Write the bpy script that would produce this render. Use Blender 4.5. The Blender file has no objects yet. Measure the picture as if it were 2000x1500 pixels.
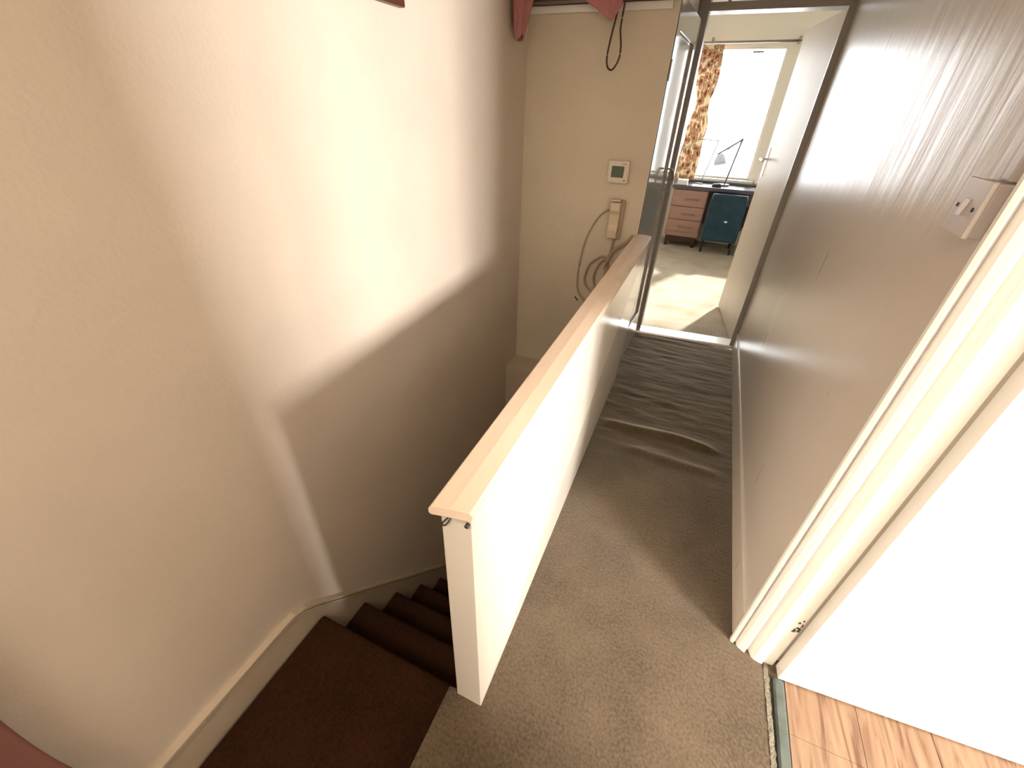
import bpy, bmesh, math, random
from mathutils import Vector, Matrix, noise
random.seed(3)
C = bpy.context.scene.collection
S = bpy.context.scene

# ------------------------------------------------------------------ camera
cam = bpy.data.cameras.new('camera'); co = bpy.data.objects.new('camera', cam); C.objects.link(co)
R = ((0.91453848, -0.24446024, 0.32227094), (0.40350415, 0.49550431, -0.7691943), (0.02835078, 0.83349545, 0.55179848))
M = Matrix(R).to_4x4(); M.translation = (0, 0, 1.5); co.matrix_world = M
cam.sensor_width = 36; cam.lens = 818.6 / 2000 * 36; cam.clip_start = .02
S.camera = co
# ------------------------------------------------------------------ world, sun, window light, exposure
w = bpy.data.worlds.new('sky'); S.world = w; w.use_nodes = True
w.node_tree.nodes['Background'].inputs[0].default_value = (.93, .97, 1, 1)
w.node_tree.nodes['Background'].inputs[1].default_value = 3.5
S.view_settings.view_transform = 'Standard'; S.view_settings.look = 'None'
S.view_settings.gamma = 1; S.view_settings.use_curve_mapping = False; S.view_settings.exposure = 0.0

def area(name, loc, d, sx, sy, power, col, spread=180):
    l = bpy.data.lights.new(name, 'AREA'); l.shape = 'RECTANGLE'; l.size = sx; l.size_y = sy; l.energy = power; l.color = col
    l.spread = math.radians(spread)
    o = bpy.data.objects.new(name, l); C.objects.link(o); o.location = loc
    o.rotation_euler = Vector(d).to_track_quat('-Z', 'Z' if abs(d[2]) < .9 else 'Y').to_euler(); return o
sl = bpy.data.lights.new('sun', 'SUN'); sl.energy = 12; sl.angle = math.radians(2.5); sl.color = (1, .97, .88)
so = bpy.data.objects.new('sun', sl); C.objects.link(so)
so.rotation_euler = Vector((-.386, -1, -.68)).to_track_quat('-Z', 'Y').to_euler()
area('daylight_side_window', (3.12, -.8, 1.45), (-1, 0, 0), .55, 1.1, 470, (1, .952, .915))
area('daylight_far_window', (-.3, 6.86, 1.48), (0, -1, 0), 1.4, 1.34, 62, (.96, .98, 1))
area('warm_fill_light', (-.35, -.75, 2.3), (0, 0, -1), .5, .5, 27, (1, .87, .71))  # added warm fill behind the camera, no known lamp there

# ------------------------------------------------------------------ materials
def mat(name, col, rough=.6, bump=0, bscale=60, var=0, vscale=4, spec=.5, col2=None, metal=0, coat=0, stretch=None, sheen=0):
    m = bpy.data.materials.new(name); m.use_nodes = True; nt = m.node_tree; N = nt.nodes; L = nt.links
    b = N['Principled BSDF']; b.inputs['Base Color'].default_value = (*col, 1); b.inputs['Roughness'].default_value = rough
    b.inputs['Specular IOR Level'].default_value = spec; b.inputs['Metallic'].default_value = metal
    b.inputs['Coat Weight'].default_value = coat; b.inputs['Coat Roughness'].default_value = .08
    b.inputs['Sheen Weight'].default_value = sheen
    tc = N.new('ShaderNodeTexCoord'); src = tc.outputs['Object']
    if stretch:
        mp = N.new('ShaderNodeMapping'); mp.inputs['Scale'].default_value = stretch; L.new(src, mp.inputs[0]); src = mp.outputs[0]
    if var:
        n = N.new('ShaderNodeTexNoise'); n.inputs['Scale'].default_value = vscale; n.inputs['Detail'].default_value = 6; L.new(src, n.inputs[0])
        r = N.new('ShaderNodeValToRGB'); c2 = col2 or tuple(x * (1 - var) for x in col)
        r.color_ramp.elements[0].position = .35; r.color_ramp.elements[1].position = .65
        r.color_ramp.elements[0].color = (*c2, 1); r.color_ramp.elements[1].color = (*col, 1)
        L.new(n.outputs[0], r.inputs[0]); L.new(r.outputs[0], b.inputs['Base Color'])
    if bump:
        n = N.new('ShaderNodeTexNoise'); n.inputs['Scale'].default_value = bscale; n.inputs['Detail'].default_value = 4; L.new(src, n.inputs[0])
        bp = N.new('ShaderNodeBump'); bp.inputs['Strength'].default_value = bump; bp.inputs['Distance'].default_value = .01
        L.new(n.outputs[0], bp.inputs['Height']); L.new(bp.outputs[0], b.inputs['Normal'])
    return m

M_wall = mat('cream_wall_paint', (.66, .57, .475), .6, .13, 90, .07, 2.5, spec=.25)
M_back = mat('cream_back_wall_paint', (.67, .585, .455), .45, .2, 60, .06, 3, spec=.3)
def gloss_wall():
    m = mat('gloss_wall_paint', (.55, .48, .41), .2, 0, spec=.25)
    nt = m.node_tree; N = nt.nodes; L = nt.links; b = N['Principled BSDF']
    tc = N.new('ShaderNodeTexCoord'); mp = N.new('ShaderNodeMapping'); mp.inputs['Scale'].default_value = (1, 6, .8)
    mp.inputs['Rotation'].default_value = (math.radians(8), 0, 0)
    L.new(tc.outputs['Object'], mp.inputs[0])
    n1 = N.new('ShaderNodeTexNoise'); n1.inputs['Scale'].default_value = 2.2; n1.inputs['Detail'].default_value = 4; L.new(mp.outputs[0], n1.inputs[0])
    n2 = N.new('ShaderNodeTexNoise'); n2.inputs['Scale'].default_value = 45; n2.inputs['Detail'].default_value = 3; L.new(tc.outputs['Object'], n2.inputs[0])
    b1 = N.new('ShaderNodeBump'); b1.inputs['Distance'].default_value = .014; L.new(n1.outputs[0], b1.inputs['Height'])
    # the old plaster is wavy above dado height, flatter below
    sp = N.new('ShaderNodeSeparateXYZ'); L.new(tc.outputs['Object'], sp.inputs[0])
    mk = N.new('ShaderNodeMapRange'); mk.inputs['From Min'].default_value = 1.0; mk.inputs['From Max'].default_value = 1.35; mk.inputs['To Min'].default_value = .02; mk.inputs['To Max'].default_value = .2
    L.new(sp.outputs[2], mk.inputs[0]); L.new(mk.outputs[0], b1.inputs['Strength'])
    b2 = N.new('ShaderNodeBump'); b2.inputs['Strength'].default_value = .05; b2.inputs['Distance'].default_value = .004; L.new(n2.outputs[0], b2.inputs['Height'])
    L.new(b1.outputs[0], b2.inputs['Normal']); L.new(b2.outputs[0], b.inputs['Normal'])
    r = N.new('ShaderNodeMapRange'); r.inputs['To Min'].default_value = .25; r.inputs['To Max'].default_value = .33; L.new(n1.outputs[0], r.inputs[0]); L.new(r.outputs[0], b.inputs['Roughness'])
    return m
M_gloss = gloss_wall()
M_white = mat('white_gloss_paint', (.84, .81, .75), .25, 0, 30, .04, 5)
M_par = mat('parapet_cream_paint', (.84, .78, .68), .16, .05, 12, .03, 3)
M_cap = mat('parapet_cap_paint', (.83, .66, .50), .45, .08, 40, .18, 14, col2=(.70, .53, .40), stretch=(1, .25, 1))
M_cap.node_tree.nodes['Color Ramp'].color_ramp.elements[0].position = .28
M_cap.node_tree.nodes['Color Ramp'].color_ramp.elements[1].position = .4
M_frame = mat('grey_white_frame_paint', (.42, .38, .33), .35, .06, 40, .1, 8)
M_door = mat('gloss_door_paint', (.58, .55, .50), .07, .05, 6, .03, 5)
M_leaf = mat('cream_door_paint', (.60, .52, .45), .38, .05, 10, .04, 4, spec=.3)
M_ceil = mat('ceiling_paint', (.8, .77, .72), .8, .1, 50)
M_room = mat('pale_room_paint', (.88, .85, .74), .7, .1, 50)
M_peach = mat('peach_room_paint', (.88, .82, .71), .7, .1, 50)
M_base = mat('skirting_paint', (.58, .48, .36), .35, .06, 40, .08, 6)
M_brownwood = mat('dark_brown_wood', (.07, .025, .015), .35, .1, 20, .4, 10, stretch=(.3, 1, 1))
M_framewood = mat('dark_frame_wood', (.09, .03, .015), .35, .05, 30)
M_framein = mat('grey_frame_bead', (.33, .27, .24), .5)
M_plast = mat('white_plastic', (.75, .66, .56), .35)
M_plast2 = mat('aged_cream_plastic', (.66, .55, .40), .4)
M_switch = mat('grey_white_switch_plastic', (.52, .46, .43), .35)
M_dark = mat('dark_screw', (.035, .028, .025), .5)
M_cable = mat('tan_cable', (.40, .30, .20), .5)
M_cord = mat('dark_brown_cord', (.06, .025, .015), .7, .3, 300)
M_lcd = mat('lcd_screen', (.11, .14, .09), .2)
M_steel = mat('brushed_steel', (.75, .75, .75), .22, metal=1)
M_strip = mat('bright_threshold_metal', (.92, .92, .92), .25, metal=.7)
M_handle = mat('dull_metal_handle', (.30, .27, .24), .3, metal=1)
M_thresh = mat('dark_grey_threshold_metal', (.10, .12, .11), .35, .1, 60, .3, 20, metal=.6)
M_fray = mat('frayed_carpet_backing', (.24, .21, .16), .95, .8, 200, .4, 60)
M_desk = mat('reddish_brown_desk_wood', (.44, .25, .20), .4, .05, 30, .15, 8, stretch=(.5, 1, 4))
M_desktop = mat('dark_desk_top', (.09, .085, .11), .25, .05, 30)
M_blue = mat('blue_fabric', (.014, .055, .095), .85, .4, 300, .4, 9, sheen=.3)
M_paper = mat('white_paper', (.85, .82, .84), .6)
M_lampm = mat('grey_lamp_metal', (.22, .22, .24), .35, metal=.6)

def carpet(name, col, col2, sheen=.15):
    m = mat(name, col, .95, 0, spec=.1, sheen=.15)
    nt = m.node_tree; N = nt.nodes; L = nt.links; b = N['Principled BSDF']
    tc = N.new('ShaderNodeTexCoord')
    n = N.new('ShaderNodeTexNoise'); n.inputs['Scale'].default_value = 110; n.inputs['Detail'].default_value = 4; L.new(tc.outputs['Object'], n.inputs[0])
    v = N.new('ShaderNodeTexNoise'); v.inputs['Scale'].default_value = 5; v.inputs['Detail'].default_value = 5; L.new(tc.outputs['Object'], v.inputs[0])
    mx = N.new('ShaderNodeMath'); mx.operation = 'MULTIPLY_ADD'; mx.inputs[1].default_value = .55; L.new(n.outputs[0], mx.inputs[0])
    m2 = N.new('ShaderNodeMath'); m2.operation = 'MULTIPLY'; m2.inputs[1].default_value = .45; L.new(v.outputs[0], m2.inputs[0]); L.new(m2.outputs[0], mx.inputs[2])
    r = N.new('ShaderNodeValToRGB'); r.color_ramp.elements[0].position = .36; r.color_ramp.elements[1].position = .64
    r.color_ramp.elements[0].color = (*col2, 1); r.color_ramp.elements[1].color = (*col, 1)
    L.new(mx.outputs[0], r.inputs[0]); L.new(r.outputs[0], b.inputs['Base Color'])
    bp = N.new('ShaderNodeBump'); bp.inputs['Strength'].default_value = .7; bp.inputs['Distance'].default_value = .004; L.new(n.outputs[0], bp.inputs['Height'])
    L.new(bp.outputs[0], b.inputs['Normal']); b.inputs['Sheen Weight'].default_value = sheen; b.inputs['Sheen Roughness'].default_value = .45; b.inputs['Sheen Tint'].default_value = (1, .9, .75, 1)
    return m
M_carpet = carpet('olive_brown_carpet', (.122, .087, .053), (.055, .038, .022), sheen=1)
M_carpet2 = carpet('worn_bedroom_carpet', (.58, .50, .39), (.36, .30, .22))
M_stair = carpet('dark_red_brown_carpet', (.042, .016, .0065), (.026, .0095, .004), sheen=0)

def oak():
    m = mat('light_oak_laminate', (.5, .3, .18), .35, 0, spec=.4)
    nt = m.node_tree; N = nt.nodes; L = nt.links; b = N['Principled BSDF']
    tc = N.new('ShaderNodeTexCoord'); mp = N.new('ShaderNodeMapping'); mp.inputs['Scale'].default_value = (16, 1.6, 1); L.new(tc.outputs['Object'], mp.inputs[0])
    n = N.new('ShaderNodeTexNoise'); n.inputs['Scale'].default_value = 2.2; n.inputs['Detail'].default_value = 7; n.inputs['Distortion'].default_value = 1.2; L.new(mp.outputs[0], n.inputs[0])
    r = N.new('ShaderNodeValToRGB'); e = r.color_ramp.elements
    e[0].position = .33; e[0].color = (.095, .045, .022, 1); e[1].position = .62; e[1].color = (.235, .145, .088, 1)
    x = e.new(.45); x.color = (.185, .108, .062, 1)
    L.new(n.outputs[0], r.inputs[0]); L.new(r.outputs[0], b.inputs['Base Color']); return m
M_oak = oak()

def cloth_mat(name, col, col2=None, trans=.25, floral=False):
    m = bpy.data.materials.new(name); m.use_nodes = True; nt = m.node_tree; N = nt.nodes; L = nt.links
    b = N['Principled BSDF']; b.inputs['Roughness'].default_value = .9; b.inputs['Base Color'].default_value = (*col, 1); b.inputs['Specular IOR Level'].default_value = .1
    t = N.new('ShaderNodeBsdfTranslucent'); t.inputs[0].default_value = (*col, 1)
    mx = N.new('ShaderNodeMixShader'); mx.inputs[0].default_value = trans
    L.new(b.outputs[0], mx.inputs[1]); L.new(t.outputs[0], mx.inputs[2]); L.new(mx.outputs[0], N['Material Output'].inputs[0])
    tc = N.new('ShaderNodeTexCoord')
    if floral:
        n = N.new('ShaderNodeTexVoronoi'); n.inputs['Scale'].default_value = 13
        d = N.new('ShaderNodeTexNoise'); d.inputs['Scale'].default_value = 7; d.inputs['Detail'].default_value = 4
        ad = N.new('ShaderNodeVectorMath'); ad.operation = 'MULTIPLY_ADD'; ad.inputs[1].default_value = (.15, .15, .15)
        L.new(tc.outputs['Object'], d.inputs[0]); L.new(d.outputs[1], ad.inputs[0]); L.new(tc.outputs['Object'], ad.inputs[2]); L.new(ad.outputs[0], n.inputs[0])
        r = N.new('ShaderNodeValToRGB'); e = r.color_ramp.elements
        e[0].position = .12; e[0].color = (.14, .03, .02, 1); e[1].position = .62; e[1].color = (.62, .50, .32, 1)
        for p, c in ((.3, (.28, .11, .05, 1)), (.42, (.50, .34, .2, 1)), (.5, (.18, .06, .03, 1))):
            x = e.new(p); x.color = c
        L.new(n.outputs[0], r.inputs[0]); L.new(r.outputs[0], b.inputs[0]); L.new(r.outputs[0], t.inputs[0])
    else:
        n = N.new('ShaderNodeTexNoise'); n.inputs['Scale'].default_value = 350; L.new(tc.outputs['Object'], n.inputs[0])
        bp = N.new('ShaderNodeBump'); bp.inputs['Strength'].default_value = .4; bp.inputs['Distance'].default_value = .003; L.new(n.outputs[0], bp.inputs['Height']); L.new(bp.outputs[0], b.inputs['Normal'])
    return m
M_pink = cloth_mat('dusty_pink_cloth', (.48, .21, .20), trans=.1)
M_towel = cloth_mat('dusty_rose_towel', (.27, .12, .105), trans=.05)
M_curtain = cloth_mat('floral_brown_curtain', (.5, .2, .1), trans=.12, floral=True)
M_shade = cloth_mat('grey_lamp_shade', (.6, .6, .62), trans=.5)
M_tie = mat('cream_tieback', (.75, .65, .45), .8)
def glass():
    m = bpy.data.materials.new('window_glass'); m.use_nodes = True; nt = m.node_tree; N = nt.nodes
    t = N.new('ShaderNodeBsdfTransparent'); g = N.new('ShaderNodeBsdfGlossy'); g.inputs['Roughness'].default_value = .02
    f = N.new('ShaderNodeFresnel'); f.inputs[0].default_value = 1.3
    mx = N.new('ShaderNodeMixShader'); nt.links.new(f.outputs[0], mx.inputs[0]); nt.links.new(t.outputs[0], mx.inputs[1]); nt.links.new(g.outputs[0], mx.inputs[2])
    nt.links.new(mx.outputs[0], N['Material Output'].inputs[0]); return m
M_glass = glass()

# ------------------------------------------------------------------ helpers
def tag(o, label=None, cat=None, group=None, kind=None):
    for k, v in (('label', label), ('category', cat), ('group', group), ('kind', kind)):
        if v: o[k] = v
    return o
def obj(name, bm, m, parent=None, smooth=False, bevel=0, label=None):
    me = bpy.data.meshes.new(name)
    bmesh.ops.recalc_face_normals(bm, faces=bm.faces)
    if bevel: bmesh.ops.bevel(bm, geom=list(bm.edges), offset=bevel, segments=2, affect='EDGES', profile=.6)
    bm.to_mesh(me); bm.free(); me.materials.append(m)
    for p in me.polygons: p.use_smooth = smooth
    o = bpy.data.objects.new(name, me); C.objects.link(o)
    if parent: o.parent = parent; o.matrix_parent_inverse = parent.matrix_world.inverted()
    if label: o['label'] = label
    return o
def struct(name, bm, m, parent=None, **k):
    o = obj(name, bm, m, parent, **k); o['kind'] = 'structure'; return o
def empty(name, loc, label, cat, group=None, kind=None):
    o = bpy.data.objects.new(name, None); C.objects.link(o); o.location = loc; o.empty_display_size = .05
    o.matrix_world = Matrix.Translation(loc)
    return tag(o, label, cat, group, kind)
def hexa(P, bm=None):
    bm = bm or bmesh.new(); v = [bm.verts.new(p) for p in P]
    for f in ((0, 1, 2, 3), (7, 6, 5, 4), (0, 4, 5, 1), (1, 5, 6, 2), (2, 6, 7, 3), (3, 7, 4, 0)): bm.faces.new([v[i] for i in f])
    return bm
def box(x0, x1, y0, y1, z0, z1, bm=None):
    return hexa([(x0, y0, z0), (x1, y0, z0), (x1, y1, z0), (x0, y1, z0), (x0, y0, z1), (x1, y0, z1), (x1, y1, z1), (x0, y1, z1)], bm)
def prism(pts, axis, a, b, bm=None):
    """extrude a 2-D polygon along an axis: axis 'x' -> pts are (y,z); 'y' -> (x,z); 'z' -> (x,y)"""
    bm = bm or bmesh.new()
    f = {'x': lambda p, t: (t, p[0], p[1]), 'y': lambda p, t: (p[0], t, p[1]), 'z': lambda p, t: (p[0], p[1], t)}[axis]
    A = [bm.verts.new(f(p, a)) for p in pts]; B = [bm.verts.new(f(p, b)) for p in pts]
    bm.faces.new(A); bm.faces.new(B[::-1]); n = len(pts)
    for i in range(n): bm.faces.new((A[i], A[(i + 1) % n], B[(i + 1) % n], B[i]))
    return bm
def smoothpath(pts, n=6):
    P = [Vector(p) for p in pts]; out = []
    for i in range(len(P) - 1):
        p0 = P[max(i - 1, 0)]; p1 = P[i]; p2 = P[i + 1]; p3 = P[min(i + 2, len(P) - 1)]
        for k in range(n):
            t = k / n
            out.append(.5 * ((2 * p1) + (p2 - p0) * t + (2 * p0 - 5 * p1 + 4 * p2 - p3) * t * t + (3 * p1 - p0 - 3 * p2 + p3) * t ** 3))
    out.append(P[-1]); return out
def tube(pts, r, bm=None, seg=8, smooth=True):
    bm = bm or bmesh.new(); P = smoothpath(pts) if smooth else [Vector(p) for p in pts]; rings = []
    up = Vector((0, 0, 1))
    for i, p in enumerate(P):
        d = (P[min(i + 1, len(P) - 1)] - P[max(i - 1, 0)]).normalized()
        a = d.cross(up)
        if a.length < .05: a = d.cross(Vector((1, 0, 0)))
        a.normalize(); b = d.cross(a)
        rr = r if not callable(r) else r(i / (len(P) - 1))
        rings.append([bm.verts.new(p + a * rr * math.cos(2 * math.pi * k / seg) + b * rr * math.sin(2 * math.pi * k / seg)) for k in range(seg)])
    for A, B in zip(rings, rings[1:]):
        for k in range(seg): bm.faces.new((A[k], A[(k + 1) % seg], B[(k + 1) % seg], B[k]))
    bm.faces.new(rings[0]); bm.faces.new(rings[-1][::-1]); return bm
def cyl(p, q, r, bm=None, seg=16): return tube([p, q], r, bm, seg, smooth=False)
def grid(f, nu, nv, thick=0):
    bm = bmesh.new(); V = [[bm.verts.new(f(i / nu, j / nv)) for j in range(nv + 1)] for i in range(nu + 1)]
    for i in range(nu):
        for j in range(nv): bm.faces.new((V[i][j], V[i + 1][j], V[i + 1][j + 1], V[i][j + 1]))
    if thick:
        bmesh.ops.recalc_face_normals(bm, faces=bm.faces); bmesh.ops.solidify(bm, geom=list(bm.faces), thickness=thick)
    return bm

# ------------------------------------------------------------------ floors
def ripple(x, y):
    z = 0
    if y > -.2:
        # one raised fold lying across the hall carpet, a fainter one before it
        yc = 1.975 + .012 * math.sin(x * 9) - .05 * max(0, x - .2)
        d = y - yc; env = max(0, min(1, (x + .27) / .08)) * max(0, min(1, (.40 - x) / .09))
        z += .024 * env * math.exp(-(d / (.030 if d > 0 else .022)) ** 2)
        yc2 = 1.80 - .03 * x; env2 = max(0, min(1, (x + .12) / .1)) * max(0, min(1, (.42 - x) / .1))
        z += .011 * env2 * math.exp(-((y - yc2) / .03) ** 2)
        k = max(0, min(1, (y - 1.6) / .5))
        z += .0048 * k * noise.noise(Vector((x * 4.5 + y, y * 19, 1.3))) + .0032 * k * noise.noise(Vector((x * 11, y * 38, 4.3)))
        z += .003 * noise.noise(Vector((x * 5, y * 5, .3)))
        z += .010 * math.exp(-((y - 3.19) / .03) ** 2) * max(0, min(1, (.15 - x) / .2))
    return z
def hall(u, v):
    y = -1.6 + v * 4.86
    x0 = -.355 if y < .46 else (-.305 if y < 2.5 else -.311)
    x = x0 + u * (.452 - x0)
    x += (0 if y > .46 else -.01 * (1 - u))
    return (x, y, ripple(x, y))
bm = grid(hall, 36, 560)
fl = struct('floor', bm, M_carpet, smooth=True)
struct('floor', box(-.365, .45, -1.6, .46, -.25, -.02), M_carpet)                       # landing deck edge
struct('floor', box(-.335, .45, .46, 3.3, -.25, -.02), M_base)
def sill(u, v): # carpet running into the side doorway
    x = .452 + u * (.533 - .452 + .02 * (1 - v)); y = .10 + v * .86
    return (x, y, ripple(.452, y) * (1 - u) + .001 * u)
struct('floor', grid(sill, 6, 60), M_carpet, smooth=True)
def fray(u, v):
    y = .10 + v * .84; x = .533 + .02 * (1 - v) + u * .014 + .004 * noise.noise(Vector((0, y * 60, u * 4)))
    return (x, y, .003 + .003 * noise.noise(Vector((x * 70, y * 70, 2))))
struct('trim_1', grid(fray, 4, 160), M_fray, smooth=True, label='frayed pale edge of the landing carpet in the side doorway')
struct('trim_2', prism([(.556, 0), (.592, 0), (.590, .006), (.584, .009), (.564, .009), (.558, .006)], 'y', .08, .90), M_thresh, label='dark metal threshold strip beside oak laminate')
def room_floor(u, v):
    x = -1.8 + u * 4.1; y = 3.38 + v * 3.3
    return (x, y, .004 * noise.noise(Vector((x * 1.6, y * 8, 7))) + .0012 * noise.noise(Vector((x * 5, y * 22, 3))))
struct('floor', grid(room_floor, 60, 180), M_carpet2, smooth=True)
struct('floor', box(.445, .60, .05, .99, -.06, -.004), M_carpet)
struct('trim_3', hexa([(-.30, 3.235, 0), (.45, 3.30, 0), (.45, 3.44, 0), (-.30, 3.36, 0), (-.30, 3.24, .014), (.45, 3.305, .014), (.45, 3.435, .014), (-.30, 3.355, .014)]), M_strip, bevel=.002, label='bright metal threshold strip at the far doorway')
# side room laminate: planks are pieces
plank_root = struct('floor', box(.592, 3.0, -1.8, 1.6, -.05, -.006), M_oak)
px = .594
k = 0
while px < 2.9:
    y = -1.8 + (k % 3) * -.4
    while y < 1.6:
        y1 = y + 1.28
        a, b2 = max(y, -1.8), min(y1, 1.6)
        if b2 > a:
            o = obj('plank', box(px, px + .1915, a, b2 - .001, -.006, .002), M_oak, plank_root)
        y = y1
    px += .193; k += 1

# ------------------------------------------------------------------ walls
XL, YB = -1.01, 2.46
struct('wall_left', box(XL - .1, XL, -1.7, YB + .1, -2.7, 2.4), M_wall)
struct('wall_back', box(XL - .1, -.312, YB, YB + .1, -2.7, 2.4), M_back)
# bulkhead ledge at the foot of the back wall
struct('trim_4', box(XL, -.34, 2.29, YB, -2.6, .0), M_base, bevel=.003, label='boxed-in ledge at the foot of the back wall above the stairs')
# cupboard side wall (plane x = -0.312) with the door opening
CW = -.312
struct('wall_cupboard', box(CW - .1, CW, 2.50, 3.26, 1.945, 2.4), M_white)
struct('wall_cupboard', box(CW - .1, CW, 3.235, 3.33, -.02, 2.4), M_frame)
struct('wall_cupboard', box(CW - .1, CW, 2.466, 2.492, -.02, 2.4), M_door)
struct('wall_cupboard', box(CW - .45, CW - .35, 2.56, 3.33, -.02, 2.4), M_white)
# right wall, hall side, with the side doorway y 0.116..0.96
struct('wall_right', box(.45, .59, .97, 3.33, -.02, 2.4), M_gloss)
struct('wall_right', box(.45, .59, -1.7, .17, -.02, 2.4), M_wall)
struct('wall_right', box(.45, .59, .10, .97, 2.0, 2.4), M_wall)
struct('wall_front', box(XL - .1, .59, -1.7, -1.6, -2.7, 2.4), M_wall)
struct('ceiling', box(XL - .1, .59, -1.7, 3.33, 2.4, 2.45), M_ceil)
struct('wall_stairwell', box(-.36, -.335, -1.6, .40, -2.6, -.02), M_base)
# far room shell
def wall_with_holes(name, x0, x1, z0, z1, y0, y1, holes, m):
    xs = sorted({x0, x1, *[h[0] for h in holes], *[h[1] for h in holes]})
    bm = bmesh.new()
    for a, b in zip(xs, xs[1:]):
        hs = [h for h in holes if h[0] < (a + b) / 2 < h[1]]
        if not hs: box(a, b, y0, y1, z0, z1, bm)
        else:
            h = hs[0]
            if h[2] > z0: box(a, b, y0, y1, z0, h[2], bm)
            if h[3] < z1: box(a, b, y0, y1, h[3], z1, bm)
    return struct(name, bm, m)
wall_with_holes('wall_far', -1.9, 2.4, -.05, 2.5, 6.6, 6.75, [(-1.0, .40, .80, 2.14), (.52, 1.95, .80, 2.28)], M_peach)
struct('wall_far_side', box(-1.9, -1.8, 3.33, 6.7, -.05, 2.5), M_room)
struct('wall_far_side', box(2.3, 2.4, 3.33, 6.7, -.05, 2.5), M_room)
struct('ceiling', box(-1.9, 2.4, 3.33, 6.75, 2.5, 2.55), M_ceil)
struct('floor', box(-1.9, 2.4, 3.33, 6.75, -.1, -.02), M_carpet2)
# partition between hall and far room, door opening x -0.255..0.42, transom above
struct('wall_partition', box(-1.9, -.312, 3.33, 3.40, -.05, 2.5), M_room)
struct('wall_partition', box(.46, 2.4, 3.33, 3.40, -.05, 2.5), M_room)
struct('wall_partition', box(-.312, .46, 3.33, 3.40, 2.35, 2.5), M_room)
# far door frame
fr = empty('trim_5', (.08, 3.33, 0), 'grey painted door frame with a transom light around the far doorway', None, kind='structure')
obj('jamb', box(-.312, -.258, 3.30, 3.42, 0, 2.36), M_frame, fr, bevel=.003)
obj('jamb', box(.415, .51, 3.305, 3.335, 0.0, 2.02), M_frame, fr, bevel=.003)
obj('jamb', box(.43, .459, 3.335, 3.42, 0, 2.36), M_frame, fr, bevel=.003)
obj('door_head', box(-.258, .43, 3.295, 3.42, 1.978, 2.016), M_frame, fr, bevel=.003)
obj('mullion', box(-.171, -.155, 3.31, 3.40, 2.016, 2.30), M_frame, fr, bevel=.002)
obj('door_head', box(-.312, .51, 3.295, 3.42, 2.30, 2.36), M_frame, fr, bevel=.003)
obj('pane', box(-.258, -.171, 3.35, 3.354, 2.016, 2.30), M_glass, fr)
obj('pane', box(-.155, .43, 3.35, 3.354, 2.016, 2.30), M_glass, fr)

# side room shell
struct('wall_side_room', box(.59, 3.1, 1.6, 1.7, -.05, 2.4), M_room)
struct('wall_side_room', box(.59, 3.1, -1.9, -1.8, -.05, 2.4), M_room)
bm = bmesh.new(); box(3.0, 3.1, -1.9, -1.3, -.05, 2.4, bm); box(3.0, 3.1, -.3, 1.7, -.05, 2.4, bm); box(3.0, 3.1, -1.3, -.3, -.05, .85, bm); box(3.0, 3.1, -1.3, -.3, 2.05, 2.4, bm)
struct('wall_side_room', bm, M_room)
struct('ceiling', box(.59, 3.1, -1.9, 1.7, 2.4, 2.45), M_ceil)
wf = empty('window_3', (3.05, -.8, .85), 'white framed window of the side room', None, kind='structure')
for a in ((-1.3, -1.26, .85, 2.05), (-.34, -.30, .85, 2.05), (-.815, -.785, .85, 2.05)): obj('window_frame', box(3.03, 3.07, *a), M_white, wf)
for a in ((.85, .89), (2.01, 2.05)): obj('window_frame', box(3.03, 3.07, -1.3, -.3, *a), M_white, wf)

# ------------------------------------------------------------------ side doorway: moulded architrave and jamb (profile in plan), door leaf
prof = [(.452, 1.0), (.437, .985), (.433, .975), (.434, .967), (.441, .963), (.445, .966), (.447, .972), (.451, .971), (.453, .960), (.458, .955),
        (.472, .948), (.478, .946), (.480, .956), (.483, .964), (.489, .962), (.493, .952), (.497, .941), (.505, .936), (.520, .932), (.530, .932),
        (.532, .940), (.562, .942), (.563, .998), (.59, .998), (.59, 1.0)]
struct('trim_6', prism(prof, 'z', 0, 2.0), M_white, label='white moulded architrave and jamb of the side doorway')
prof2 = [(.452, .14), (.437, .145), (.434, .16), (.445, .168), (.455, .174), (.48, .180), (.52, .186), (.56, .188), (.59, .188), (.59, .14)]
struct('trim_7', prism(prof2, 'z', 0, 2.0), M_white)
struct('trim_8', box(.437, .59, .07, 1.0, 1.985, 2.03), M_white)
dl = empty('door_3', (.578, .92, 0), 'white door standing open into the side room', None, kind='structure')
d = Vector((.617, .046, 0)).normalized(); nrm = Vector((-d.y, d.x, 0))
def leafbox(o0, d, nrm, a, b, t0, t1, z0, z1):
    P = []
    for z in (z0, z1):
        for (s, t) in ((a, t0), (b, t0), (b, t1), (a, t1)): P.append(tuple(Vector(o0) + d * s + nrm * t + Vector((0, 0, z))))
    return hexa(P)
O3 = (.572, .902, 0)
obj('door_leaf', leafbox(O3, d, nrm, 0, .76, 0, .04, .008, 1.98), M_white, dl, bevel=.002)
for hz in (1.75,):
    obj('hinge', leafbox(O3, d, nrm, -.010, .002, .018, .034, hz, hz + .09), M_steel, dl)
obj('handle', cyl((1.26, .90, 1.0), (1.18, .89, 1.0), .009), M_steel, dl, smooth=True)
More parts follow.
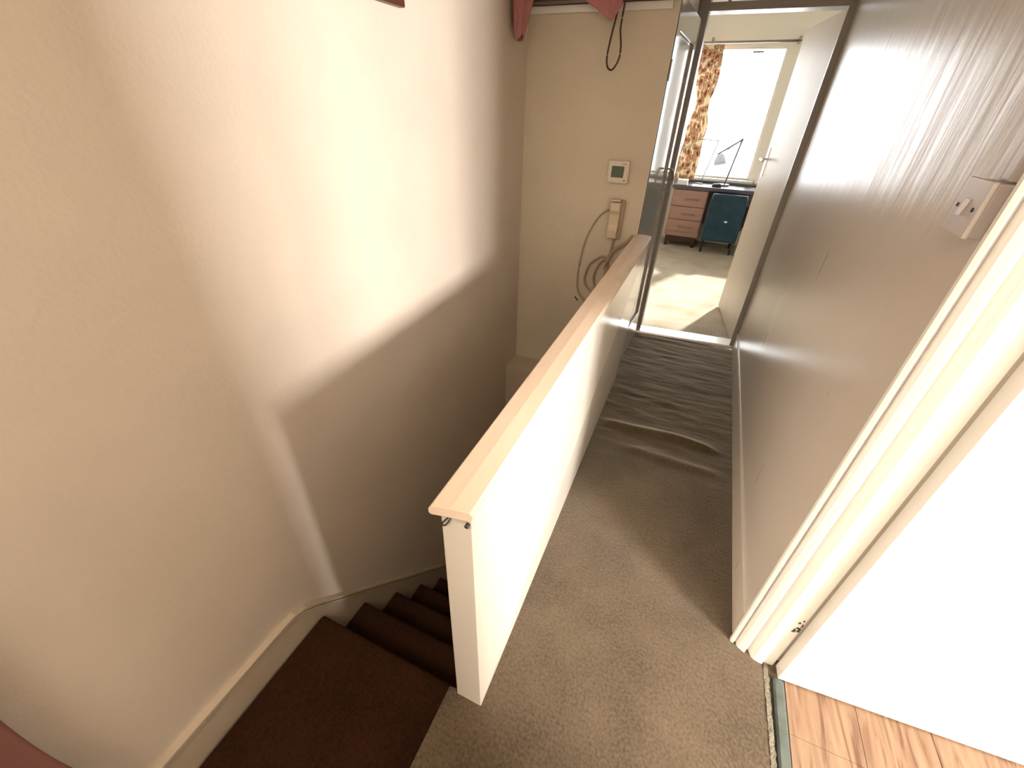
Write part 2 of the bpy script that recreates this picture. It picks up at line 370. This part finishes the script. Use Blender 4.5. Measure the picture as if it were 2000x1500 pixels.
# small dark chips in the jamb paint near the floor
ch = bmesh.new()
for (x, z, dx, dz) in ((x_ + .008, .10 + z_ * 1.1, a_ * 1.3, b_ * 1.6) for (x_, z_, a_, b_) in ((.536, .098, .006, .012), (.541, .118, .005, .004), (.547, .104, .004, .016), (.538, .14, .004, .006), (.549, .13, .002, .01), (.545, .155, .003, .004))):
    hexa([(x, .9385, z), (x + dx, .9385, z + .004), (x + dx, .943, z + .004), (x, .943, z), (x + dx * .4, .9385, z + dz), (x + dx, .9385, z + dz * .7), (x + dx, .943, z + dz * .7), (x + dx * .4, .943, z + dz)], ch)
struct('trim_9', ch, M_dark, label='dark chips in the paint low on the door jamb')

# right wall skirting and the crack above it
struct('baseboard_right', prism([(.45, 0), (.441, 0), (.441, .118), (.445, .128), (.45, .13)], 'y', 1.0, 3.30), M_gloss)

# ------------------------------------------------------------------ parapet (half wall) with its cap
wp = empty('wall_parapet', (-.3, .45, 0), 'cream half wall between the landing and the stairwell', None, kind='structure')
obj('panel', hexa([(-.335, .450, -.02), (-.254, .450, 0), (-.281, 2.46, 0), (-.345, 2.46, -.02),
                      (-.330, .450, .838), (-.262, .450, .850), (-.243, 2.46, .902), (-.318, 2.46, .902)]), M_par, wp, bevel=.002)
def cap(u, v):
    y = .432 + v * (2.462 - .432)
    xl = -.345 + v * (.345 - .327); xr = -.260 + v * (.260 - .236); z = .843 + v * (.912 - .843)
    return xl, xr, y, z
bm = bmesh.new(); prev = None
for i in range(13):
    xl, xr, y, z = cap(0, i / 12)
    if i == 0: y2 = (y + .012, y)
    ring = []
    for (fx, fz) in ((0, .004), (0, .016), (.06, .022), (.5, .024), (.94, .022), (1, .014), (1, .004), (.95, 0), (.05, 0)):
        ring.append(bm.verts.new((xl + (xr - xl) * fx, y + (.018 * fx if i == 0 else 0), z + fz)))
    if prev:
        for k in range(9): bm.faces.new((prev[k], prev[(k + 1) % 9], ring[(k + 1) % 9], ring[k]))
    else: bm.faces.new(ring)
    prev = ring
bm.faces.new(prev[::-1])
obj('cap', bm, M_cap, wp, smooth=False, label='worn peach-painted cap')
struct('wall_parapet_base', box(-.345, -.285, .456, 2.46, -2.6, -.02), M_base)

# scuff / wire hook under the cap end
hk = tube([(-.307, .449, .836), (-.309, .444, .826), (-.317, .443, .812), (-.324, .444, .806), (-.325, .445, .812), (-.318, .444, .824), (-.312, .448, .832)], .0016, seg=6)
tag(obj('wire_hook', hk, M_dark, smooth=True), 'tiny dark wire hook under the near end of the half wall cap', 'hook')
tag(obj('screw', cyl((-.268, .449, .835), (-.269, .440, .833), .0045, seg=10), M_dark, smooth=True), 'dark screw head under the right corner of the half wall cap', 'screw')

# ------------------------------------------------------------------ stairs
st = empty('staircase', (-.7, .5, -.2), 'dark red-brown carpeted staircase going down beside the left wall', 'staircase')
ZL, Y0, RUN, RISE = -.187, .524, .189, .2125
xa, xb = XL + .024, -.352
def round_step(ynose, ztop, yback, riser):
    r = .022; pts = []
    pts.append((yback, ztop)); 
    for k in range(7):
        a = math.pi / 2 - k * math.pi / 6
        pts.append((ynose - r + r * math.cos(a) * 1.0, ztop - r + r * math.sin(a)))
    pts.append((ynose - .018, ztop - 2 * r - .004)); pts.append((ynose - .022, ztop - riser)); pts.append((yback, ztop - riser))
    return pts
bm = prism(round_step(Y0, ZL, -1.59, RISE), 'x', xa, -.365); obj('landing', bm, M_stair, st, label='flat dark carpeted quarter landing')
for i in range(1, 10):
    o = obj('step', prism(round_step(Y0 + RUN * i, ZL - RISE * i, Y0 + RUN * (i - 1) - .03, RISE + .01), 'x', xa, xb), M_stair, st)
struct('floor', box(XL, -.34, 2.0, 2.46, -2.7, -2.6), M_stair)
struct('floor', box(XL - .1, -.3, -1.7, 2.56, -2.75, -2.7), M_stair)
# wall string with two lines of moulding along the top
def band(path, t_in, t_out, d0, d1):
    """slab along path in (y,z); d is depth measured downwards square to the line"""
    bm = bmesh.new(); rings = []
    for i, p in enumerate(path):
        p = Vector(p)
        dirs = []
        if i > 0: dirs.append((p - Vector(path[i - 1])).normalized())
        if i < len(path) - 1: dirs.append((Vector(path[i + 1]) - p).normalized())
        n = Vector((0, 0))
        for q in dirs: n += Vector((q.y, -q.x))
        n.normalize(); c = n.dot(Vector((dirs[0].y, -dirs[0].x)))
        a = p + n * (d0 / c); b = p + n * (d1 / c)
        rings.append([bm.verts.new((XL + t_in, a.x, a.y)), bm.verts.new((XL + t_out, a.x, a.y)), bm.verts.new((XL + t_out, b.x, b.y)), bm.verts.new((XL + t_in, b.x, b.y))])
    for A, B in zip(rings, rings[1:]):
        for k in range(4): bm.faces.new((A[k], A[(k + 1) % 4], B[(k + 1) % 4], B[k]))
    bm.faces.new(rings[0]); bm.faces.new(rings[-1][::-1]); return bm
path = [(-1.6, -.030), (.38, -.030), (.43, -.034), (.475, -.058), (.533, -.113), (1.35, -1.009), (2.28, -2.03)]
bl = empty('baseboard_left', (XL, .4, -.1), None, None, kind='structure')
top = [(a, b - .022) for a, b in path]
obj('board', prism(top + [(2.28, -2.5), (1.35, -1.5), (.45, -.55), (-1.6, -.55)], 'x', XL - .004, XL + .014), M_base, bl)
obj('moulding', band(path, -.004, .024, .0, .010), M_base, bl, bevel=.002)
obj('moulding', band(path, -.004, .010, .010, .0165), M_base, bl)
obj('moulding', band(path, -.004, .021, .0165, .025), M_base, bl, bevel=.002)

# ------------------------------------------------------------------ cupboard door
cd = empty('door_1', (CW, 2.5, 0), 'glossy grey-white panelled cupboard door beside the far doorway', None, kind='structure')
y0, y1, zt = 2.500, 3.225, 1.93
obj('stile', box(CW - .035, CW, y0, y0 + .085, .01, zt), M_door, cd, bevel=.002)
obj('stile', box(CW - .035, CW, y1 - .11, y1, .01, zt), M_door, cd, bevel=.002)
obj('rail', box(CW - .035, CW, y0 + .085, y1 - .11, zt - .12, zt), M_door, cd, bevel=.002)
obj('rail', box(CW - .035, CW, y0 + .085, y1 - .11, .01, .22), M_door, cd, bevel=.002)
obj('door_panel', box(CW - .03, CW - .012, y0 + .088, y1 - .113, .222, zt - .122), M_door, cd)
obj('handle', tube([(CW, 3.10, 1.20), (CW + .028, 3.105, 1.195), (CW + .042, 3.115, 1.14), (CW + .028, 3.105, 1.085), (CW, 3.10, 1.08)], .006), M_handle, cd, smooth=True, label='curved metal pull handle')
esc = obj('escutcheon', tube([(CW, 3.11, 1.03), (CW + .004, 3.11, 1.03)], .014, seg=14, smooth=False), M_handle, cd, smooth=False)
obj('hinge', box(CW, CW + .006, 2.485, 2.515, 1.62, 1.70), M_frame, cd); obj('hinge', box(CW, CW + .006, 2.485, 2.515, .3, .38), M_frame, cd)

cd.rotation_euler.z = math.radians(-2.6)      # standing very slightly ajar
# ------------------------------------------------------------------ far room door leaf
d2 = empty('door_2', (.425, 3.40, 0), 'cream door standing open into the far room', None, kind='structure')
dd = Vector((.319 - .425, 4.15 - 3.40, 0)); L2 = dd.length; dd.normalize(); nn = Vector((dd.y, -dd.x, 0))
O2 = (.425, 3.40, 0)
obj('door_leaf', leafbox(O2, dd, nn, 0, L2, 0, .038, .012, 1.985), M_leaf, d2, bevel=.002)
c = Vector(O2) + dd * (L2 - .06)
hb = obj('handle_plate', leafbox(O2, dd, nn, L2 - .085, L2 - .040, -.004, 0, 1.10, 1.30), M_steel, d2)
obj('lever', tube([c + Vector((0, 0, 1.22)), c - nn * .04 + Vector((0, 0, 1.22)), c - nn * .048 - dd * .03 + Vector((0, 0, 1.22)), c - nn * .048 - dd * .11 + Vector((0, 0, 1.215))], .008), M_steel, d2, smooth=True)
obj('latch', leafbox(O2, dd, nn, L2 - .001, L2 + .002, .008, .030, 1.14, 1.28), M_handle, d2)

# ------------------------------------------------------------------ windows of the far room
def window(name, x0, x1, z0, z1, mull, label):
    w = empty(name, ((x0 + x1) / 2, 6.66, z0), label, None, kind='structure')
    t = .022
    for a in ((x0, x0 + t, z0, z1), (x1 - t, x1, z0, z1)): obj('window_frame', box(a[0], a[1], 6.63, 6.70, a[2], a[3]), M_white, w, bevel=.003)
    for a in ((x0 + t, x1 - t, z0, z0 + t), (x0 + t, x1 - t, z1 - t, z1)): obj('window_frame', box(a[0], a[1], 6.63, 6.70, a[2], a[3]), M_white, w, bevel=.003)
    for m in mull: obj('mullion', box(m - .003, m + .003, 6.64, 6.69, z0 + t, z1 - t), M_white, w, bevel=.003)
    xs = [x0 + t] + list(mull) + [x1 - t]
    for a, b in zip(xs, xs[1:]): obj('pane', box(a, b, 6.664, 6.668, z0 + t, z1 - t), M_glass, w)
    obj('window_sill', box(x0 - .05, x1 + .05, 6.50, 6.64, z0 - .03, z0), M_white, w, bevel=.004)
    return w
w1 = window('window_1', -1.0, .40, .80, 2.14, [.06], 'tall white window with blown-out daylight')
obj('window_latch', box(.05, .16, 6.615, 6.632, 2.085, 2.10), M_lampm, w1)
window('added_window_2', .52, 1.95, .80, 2.28, [1.2], 'added second window of the far room, unseen behind the open door, letting sun onto the floor')  # added, hidden by the door leaf, so sun reaches the far floor

# curtain rail and curtain
cr = empty('curtain_rail', (0, 6.5, 2.18), 'thin brown curtain rail above the far window', 'curtain rail')
obj('rod', cyl((-1.2, 6.5, 2.165), (.49, 6.5, 2.175), .011), M_handle, cr, smooth=True)
for x in (-.40, .475):
    obj('bracket', box(x - .01, x + .01, 6.49, 6.60, 2.155, 2.215), M_handle, cr, bevel=.002)
ct = empty('curtain', (-.4, 6.48, 2.15), 'brown and orange floral curtain bunched at the left of the far window', 'curtain')
def cur(u, v):
    z = 2.15 - v * 1.37
    pinch = 1 - .40 * math.exp(-((z - 1.58) / .16) ** 2) - .12 * math.exp(-((z - 1.2) / .1) ** 2)
    xc = -.385 + .02 * math.sin(v * 4) + .03 * v
    x = xc + (u - .5) * .25 * pinch
    y = 6.46 + .022 * math.sin(u * 30 + 1.2 * math.sin(v * 5)) * (.6 + .4 * v)
    return (x, y, z)
obj('fabric', grid(cur, 60, 60), M_curtain, ct, smooth=True)
obj('tieback', tube([(-.50, 6.44, 1.14), (-.42, 6.425, 1.13), (-.33, 6.425, 1.20), (-.25, 6.45, 1.27)], .010), M_tie, ct, smooth=True)

# ------------------------------------------------------------------ desk
dk = empty('desk', (0, 6.3, 0), 'reddish brown drawer desk with a dark top under the far window', 'desk')
obj('desk_top', box(-.47, 1.05, 6.10, 6.57, .705, .745), M_desktop, dk, bevel=.004)
obj('pedestal', box(-.44, -.02, 6.14, 6.56, .13, .705), M_desk, dk, bevel=.003)
for i, (z0, z1) in enumerate(((.505, .69), (.345, .495), (.195, .335))):
    f = obj('drawer', box(-.43, -.03, 6.118, 6.142, z0, z1), M_desk, dk, bevel=.003)
    zc = (z0 + z1) / 2 - .01
    obj('drawer_handle', tube([(-.27, 6.12, zc), (-.265, 6.10, zc), (-.135, 6.10, zc), (-.13, 6.12, zc)], .006), M_handle, f, smooth=True)
obj('plinth', box(-.42, -.04, 6.16, 6.54, .05, .13), M_brownwood, dk)
for x in (-.40, -.06):
    for y in (6.17, 6.53): obj('foot', cyl((x, y, 0), (x, y, .05), .02), M_dark, dk, smooth=True)
obj('side_panel', box(1.01, 1.04, 6.12, 6.56, 0, .705), M_desk, dk)
obj('back_panel', box(-.02, 1.01, 6.53, 6.55, .25, .705), M_desktop, dk)
tag(obj('paper_box', box(-.415, -.295, 6.115, 6.24, .7455, .80), M_paper, bevel=.003), 'small white box standing on the left corner of the desk', 'box')

# blue chair pushed under the desk
chair = empty('office_chair', (.22, 6.15, 0), 'dark blue fabric chair with a high back pushed under the desk', 'chair')
def backf(u, v):
    z = .16 + v * .54; hw = .205 - .03 * max(0, v - .75) * 2
    x = .225 + .08 * (1 - v) * 0 + (u - .5) * 2 * hw
    return (x, 5.99 + .03 * math.cos((u - .5) * 2.6) - .03 + .015 * v, z)
obj('backrest', grid(backf, 14, 14, thick=.045), M_blue, chair, smooth=True)
obj('seat', box(.04, .41, 6.02, 6.42, .36, .45), M_blue, chair, bevel=.02)
obj('seat_base', box(.05, .40, 6.04, 6.40, .17, .36), M_blue, chair, bevel=.01)
for x in (.055, .395):
    for y in (6.03, 6.38): obj('leg', cyl((x, y, 0), (x, y, .17), .013), M_dark, chair, smooth=True)
bd = tag(obj('white_badge', box(.235, .268, 5.930, 5.962, .395, .41), M_paper, chair), 'small white mark')
obj('armrest', tube([(.435, 6.05, .30), (.455, 6.06, .5), (.455, 6.28, .52), (.435, 6.3, .3)], .014), M_dark, chair, smooth=True)
tag(obj('fabric_bag', prism([(.45, 0), (.62, 0), (.60, .30), (.53, .34), (.47, .30)], 'y', 6.02, 6.12), M_shade, bevel=.01), 'pale grey bag standing right of the blue chair', 'bag')

# desk lamp
lm = empty('desk_lamp', (.12, 6.35, .745), 'thin jointed desk lamp with a round grey shade before the window', 'lamp')
obj('base', cyl((.12, 6.35, .745), (.12, 6.35, .765), .065, seg=24), M_lampm, lm, smooth=False)
obj('arm', cyl((.13, 6.35, .76), (.19, 6.35, 1.25), .009), M_lampm, lm, smooth=True)
obj('arm', cyl((.19, 6.35, 1.25), (-.03, 6.33, 1.09), .009), M_lampm, lm, smooth=True)
obj('spring', cyl((.185, 6.36, 1.22), (.06, 6.345, 1.14), .004), M_lampm, lm, smooth=True)
obj('joint', cyl((.19, 6.335, 1.25), (.19, 6.365, 1.25), .013), M_lampm, lm, smooth=True)
obj('joint', cyl((-.03, 6.315, 1.09), (-.03, 6.345, 1.09), .012), M_lampm, lm, smooth=True)
obj('lamp_shade', tube([(-.01, 6.30, 1.09), (0, 6.29, 1.06), (.015, 6.27, .985)], lambda t: .025 + .04 * min(1, t * 1.3), seg=20), M_shade, lm, smooth=True)
# wire stand
ws = empty('wire_stand', (-.2, 6.38, .745), 'thin grey wire display stand on the desk left of the lamp', 'stand')
obj('wire', cyl((-.065, 6.38, 1.226), (-.133, 6.36, .86), .005), M_lampm, ws, smooth=True)
obj('wire', cyl((-.29, 6.38, 1.232), (-.065, 6.38, 1.226), .004), M_lampm, ws, smooth=True)
obj('wire', cyl((-.133, 6.36, .86), (-.15, 6.36, .752), .006), M_lampm, ws, smooth=True)
obj('foot', cyl((-.29, 6.34, .752), (-.12, 6.34, .752), .006), M_lampm, ws, smooth=True)
tag(obj('stapler', prism([(-.01, .746), (.10, .746), (.10, .765), (.08, .785), (.0, .775)], 'y', 6.18, 6.215), M_dark, bevel=.003), 'small dark stapler lying on the desk before the lamp', 'stapler')

# ------------------------------------------------------------------ back wall things
th = empty('thermostat', (-.466, YB, 1.23), 'white square wall thermostat with a green-grey screen', 'thermostat')
obj('body', box(-.520, -.412, YB - .026, YB, 1.180, 1.285), M_plast, th, bevel=.008)
obj('screen', box(-.500, -.436, YB - .0275, YB - .025, 1.207, 1.260), M_lcd, th)
obj('button', box(-.432, -.424, YB - .029, YB - .025, 1.192, 1.197), M_dark, th)
obj('button', box(-.448, -.426, YB - .0285, YB - .025, 1.268, 1.272), M_frame, th)
ph = empty('entry_phone', (-.435, YB, .9), 'cream wall entry phone handset below the thermostat', 'telephone')
obj('cradle', box(-.470, -.402, YB - .022, YB, .895, 1.10), M_cable, ph, bevel=.008)
hs = prism([(YB - .020, .90), (YB - .050, .905), (YB - .056, .95), (YB - .046, .975), (YB - .046, 1.03), (YB - .058, 1.05), (YB - .055, 1.09), (YB - .020, 1.095)], 'x', -.474, -.420)
obj('handset', hs, M_plast2, ph, bevel=.007)
obj('hook', box(-.472, -.422, YB - .06, YB - .020, 1.096, 1.106), M_plast2, ph, bevel=.003)
Yc = YB - .008
def wire(pts, r, y=Yc): return tube([(x, y - .003 * math.sin(i * 1.7), z) for i, (x, z) in enumerate(pts)], r)
obj('cord', wire([(-.476, 1.048), (-.510, 1.030), (-.550, .981), (-.589, .892), (-.608, .802), (-.618, .677), (-.613, .581), (-.591, .535), (-.546, .493)], .0045), M_cable, ph, smooth=True, label='long curved tan cord')
tag(obj('cable_coil', wire([(-.436, .893), (-.441, .825), (-.452, .785), (-.488, .790), (-.534, .758), (-.559, .718), (-.573, .653), (-.561, .606), (-.516, .575), (-.478, .60), (-.447, .674), (-.440, .73), (-.462, .775), (-.50, .74), (-.52, .66), (-.50, .59)], .006, YB - .014), M_cable, smooth=True), 'loosely coiled tan cable hanging below the entry phone', 'cable')
tag(obj('cable', wire([(-.330, .93), (-.36, .89), (-.40, .86), (-.435, .82), (-.455, .75), (-.450, .66), (-.47, .58), (-.50, .52)], .0085, YB - .036), M_cable, smooth=True), 'thicker tan cable running down from the half wall end', 'cable')
tag(obj('wall_hole', hexa([(-.626, YB - .001, .512), (-.620, YB - .001, .518), (-.620, YB + .002, .518), (-.626, YB + .002, .512), (-.604, YB - .001, .490), (-.598, YB - .001, .495), (-.598, YB + .002, .495), (-.604, YB + .002, .490)]), M_dark), 'small dark slot in the back wall left of the coiled cable', 'hole')

# shelf across the top of the back wall
sh = empty('wall_shelf', (-.65, YB, 1.9), 'dark brown wooden shelf high across the back wall', 'shelf')
obj('board', box(XL, -.34, 2.36, YB, 1.897, 1.93), M_brownwood, sh, bevel=.003)
obj('batten', box(XL, -.34, 2.44, YB, 1.868, 1.896), M_white, sh, bevel=.003, label='pale painted batten')

def drape(name, edge, top, label, cat, thick=.004, fold=.006, nf=4):
    """cloth lying on the shelf and falling over its front edge; edge: list of (x, z_bottom)"""
    def f(u, v):
        k = u * (len(edge) - 1); i = min(int(k), len(edge) - 2); t = k - i
        x = edge[i][0] * (1 - t) + edge[i + 1][0] * t; zb = edge[i][1] * (1 - t) + edge[i + 1][1] * t
        if v < .25: return (x, 2.352 + (.25 - v) * .3, 1.938 + .004 * math.sin(u * 12) + .002)
        s = (v - .25) / .75
        return (x + .008 * math.sin(s * 3 + u * 5), 2.350 - .006 * math.sin(u * math.pi * nf) - fold * math.sin(s * 4 + u * 9) - .004, 1.938 - s * (1.938 - zb))
    o = obj(name, grid(f, 40, 30, thick), M_pink, smooth=True); return tag(o, label, cat)
drape('pink_scarf', [(-.80, 1.925), (-.72, 1.905), (-.64, 1.865), (-.578, 1.822), (-.572, 1.822), (-.553, 1.862), (-.545, 1.90)], 0, 'dusty pink scarf hanging in a point from the middle of the shelf', 'scarf')
def cor(u, v):
    s = v
    w = .035 + .095 * (1 - s) ** .8
    a = -.5 + u
    x = -.985 + .022 * math.sin(u * 15 + s * 3) * (1 - .5 * s) + .03 * u * (1 - s) + .012
    y = 2.27 + a * w * 2.0
    zt = 2.02
    return (x, y, zt - s * (.245 + .02 * math.sin(u * 9)))
pk = obj('pink_cloth', grid(cor, 40, 30, .004), M_pink, smooth=True); tag(pk, 'folded pink cloth hanging in the corner of the left and back walls', 'cloth')
tag(obj('hook', tube([(XL, 2.27, 2.03), (XL + .03, 2.27, 2.03), (XL + .045, 2.27, 2.045)], .005), M_handle, smooth=True), 'small hook holding the pink cloth in the corner', 'hook')
# dark cord loop under the scarf
q = [(-.552, 1.90), (-.556, 1.84), (-.556, 1.80), (-.545, 1.746), (-.546, 1.700), (-.562, 1.668), (-.577, 1.657), (-.595, 1.668), (-.603, 1.695), (-.602, 1.73), (-.594, 1.79), (-.585, 1.84), (-.575, 1.90)]
tag(obj('cord_loop', tube([(x * .962, 2.368, 1.5 + (z - 1.5) * .966) for x, z in q], .0042), M_cord, smooth=True), 'dark brown cord loop hanging below the pink scarf', 'cord')

# ------------------------------------------------------------------ picture frame, left wall
pf = empty('picture_frame', (XL, 1.1, 1.74), 'dark wooden picture frame high on the left wall', 'picture frame')
X1 = XL + .022
for a in ((.80, 1.418, 1.741, 1.772), (.80, 1.418, 2.20, 2.23), (.80, .831, 1.772, 2.20), (1.387, 1.418, 1.772, 2.20)):
    obj('frame_bar', box(XL, X1, *a), M_framewood, pf, bevel=.003)
for a in ((.831, 1.387, 1.772, 1.785), (.831, 1.387, 2.187, 2.20), (.831, .844, 1.785, 2.187), (1.374, 1.387, 1.785, 2.187)):
    obj('inner_bead', box(XL, X1 - .006, *a), M_framein, pf)
obj('picture', box(XL, XL + .006, .844, 1.374, 1.785, 2.187), M_framein, pf)

# ------------------------------------------------------------------ light switch on the right wall
sw = empty('light_switch', (.45, 1.045, 1.375), 'grey-white square light switch on the right wall', 'switch')
obj('back_box', box(.425, .45, 1.002, 1.088, 1.332, 1.418), M_switch, sw, bevel=.004)
obj('face_plate', box(.416, .426, 1.000, 1.090, 1.330, 1.420), M_switch, sw, bevel=.003)
obj('rocker', hexa([(.4165, 1.036, 1.362), (.410, 1.036, 1.362), (.410, 1.054, 1.362), (.4165, 1.054, 1.362), (.4165, 1.036, 1.388), (.4145, 1.036, 1.388), (.4145, 1.054, 1.388), (.4165, 1.054, 1.388)]), M_switch, sw)
for y in (1.015, 1.075): obj('screw', cyl((.4165, y, 1.375), (.4145, y, 1.375), .0035), M_dark, sw, smooth=True)
tag(obj('cable_trunking', box(.434, .45, 1.005, 1.030, 1.421, 2.395), M_switch, bevel=.003), 'thin cable trunking running up from the light switch', 'trunking')

# ------------------------------------------------------------------ pink towel hanging near the camera on the left wall
tw = empty('towel', (-.97, -.25, 1.25), 'dusty rose towel hanging at the near end of the left wall', 'towel')
def tow(u, v):
    y = -.50 + u * .425; z = 1.25 - v * 1.05
    y += .012 * math.sin(v * 6) * u - .015 * v * u
    return (-.965 + .018 * math.sin(u * 16 + v * 1.5) + .03 * v, y, z)
obj('fabric', grid(tow, 50, 40, .008), M_towel, tw, smooth=True)
obj('rail', cyl((-.975, -.55, 1.25), (-.975, -.03, 1.25), .010), M_steel, tw, smooth=True)
for y in (-.54, -.05): obj('bracket', cyl((XL, y, 1.25), (-.975, y, 1.25), .008), M_steel, tw, smooth=True)

# added, unseen ceiling fitting to go with the warm fill behind the camera
cl = empty('added_fill_fitting', (-.35, -.75, 2.4), 'added flat round ceiling fitting, unseen, standing for the warm fill light', 'lamp')
obj('added_fitting_base', cyl((-.35, -.75, 2.385), (-.35, -.75, 2.4), .16, seg=32), M_white, cl)
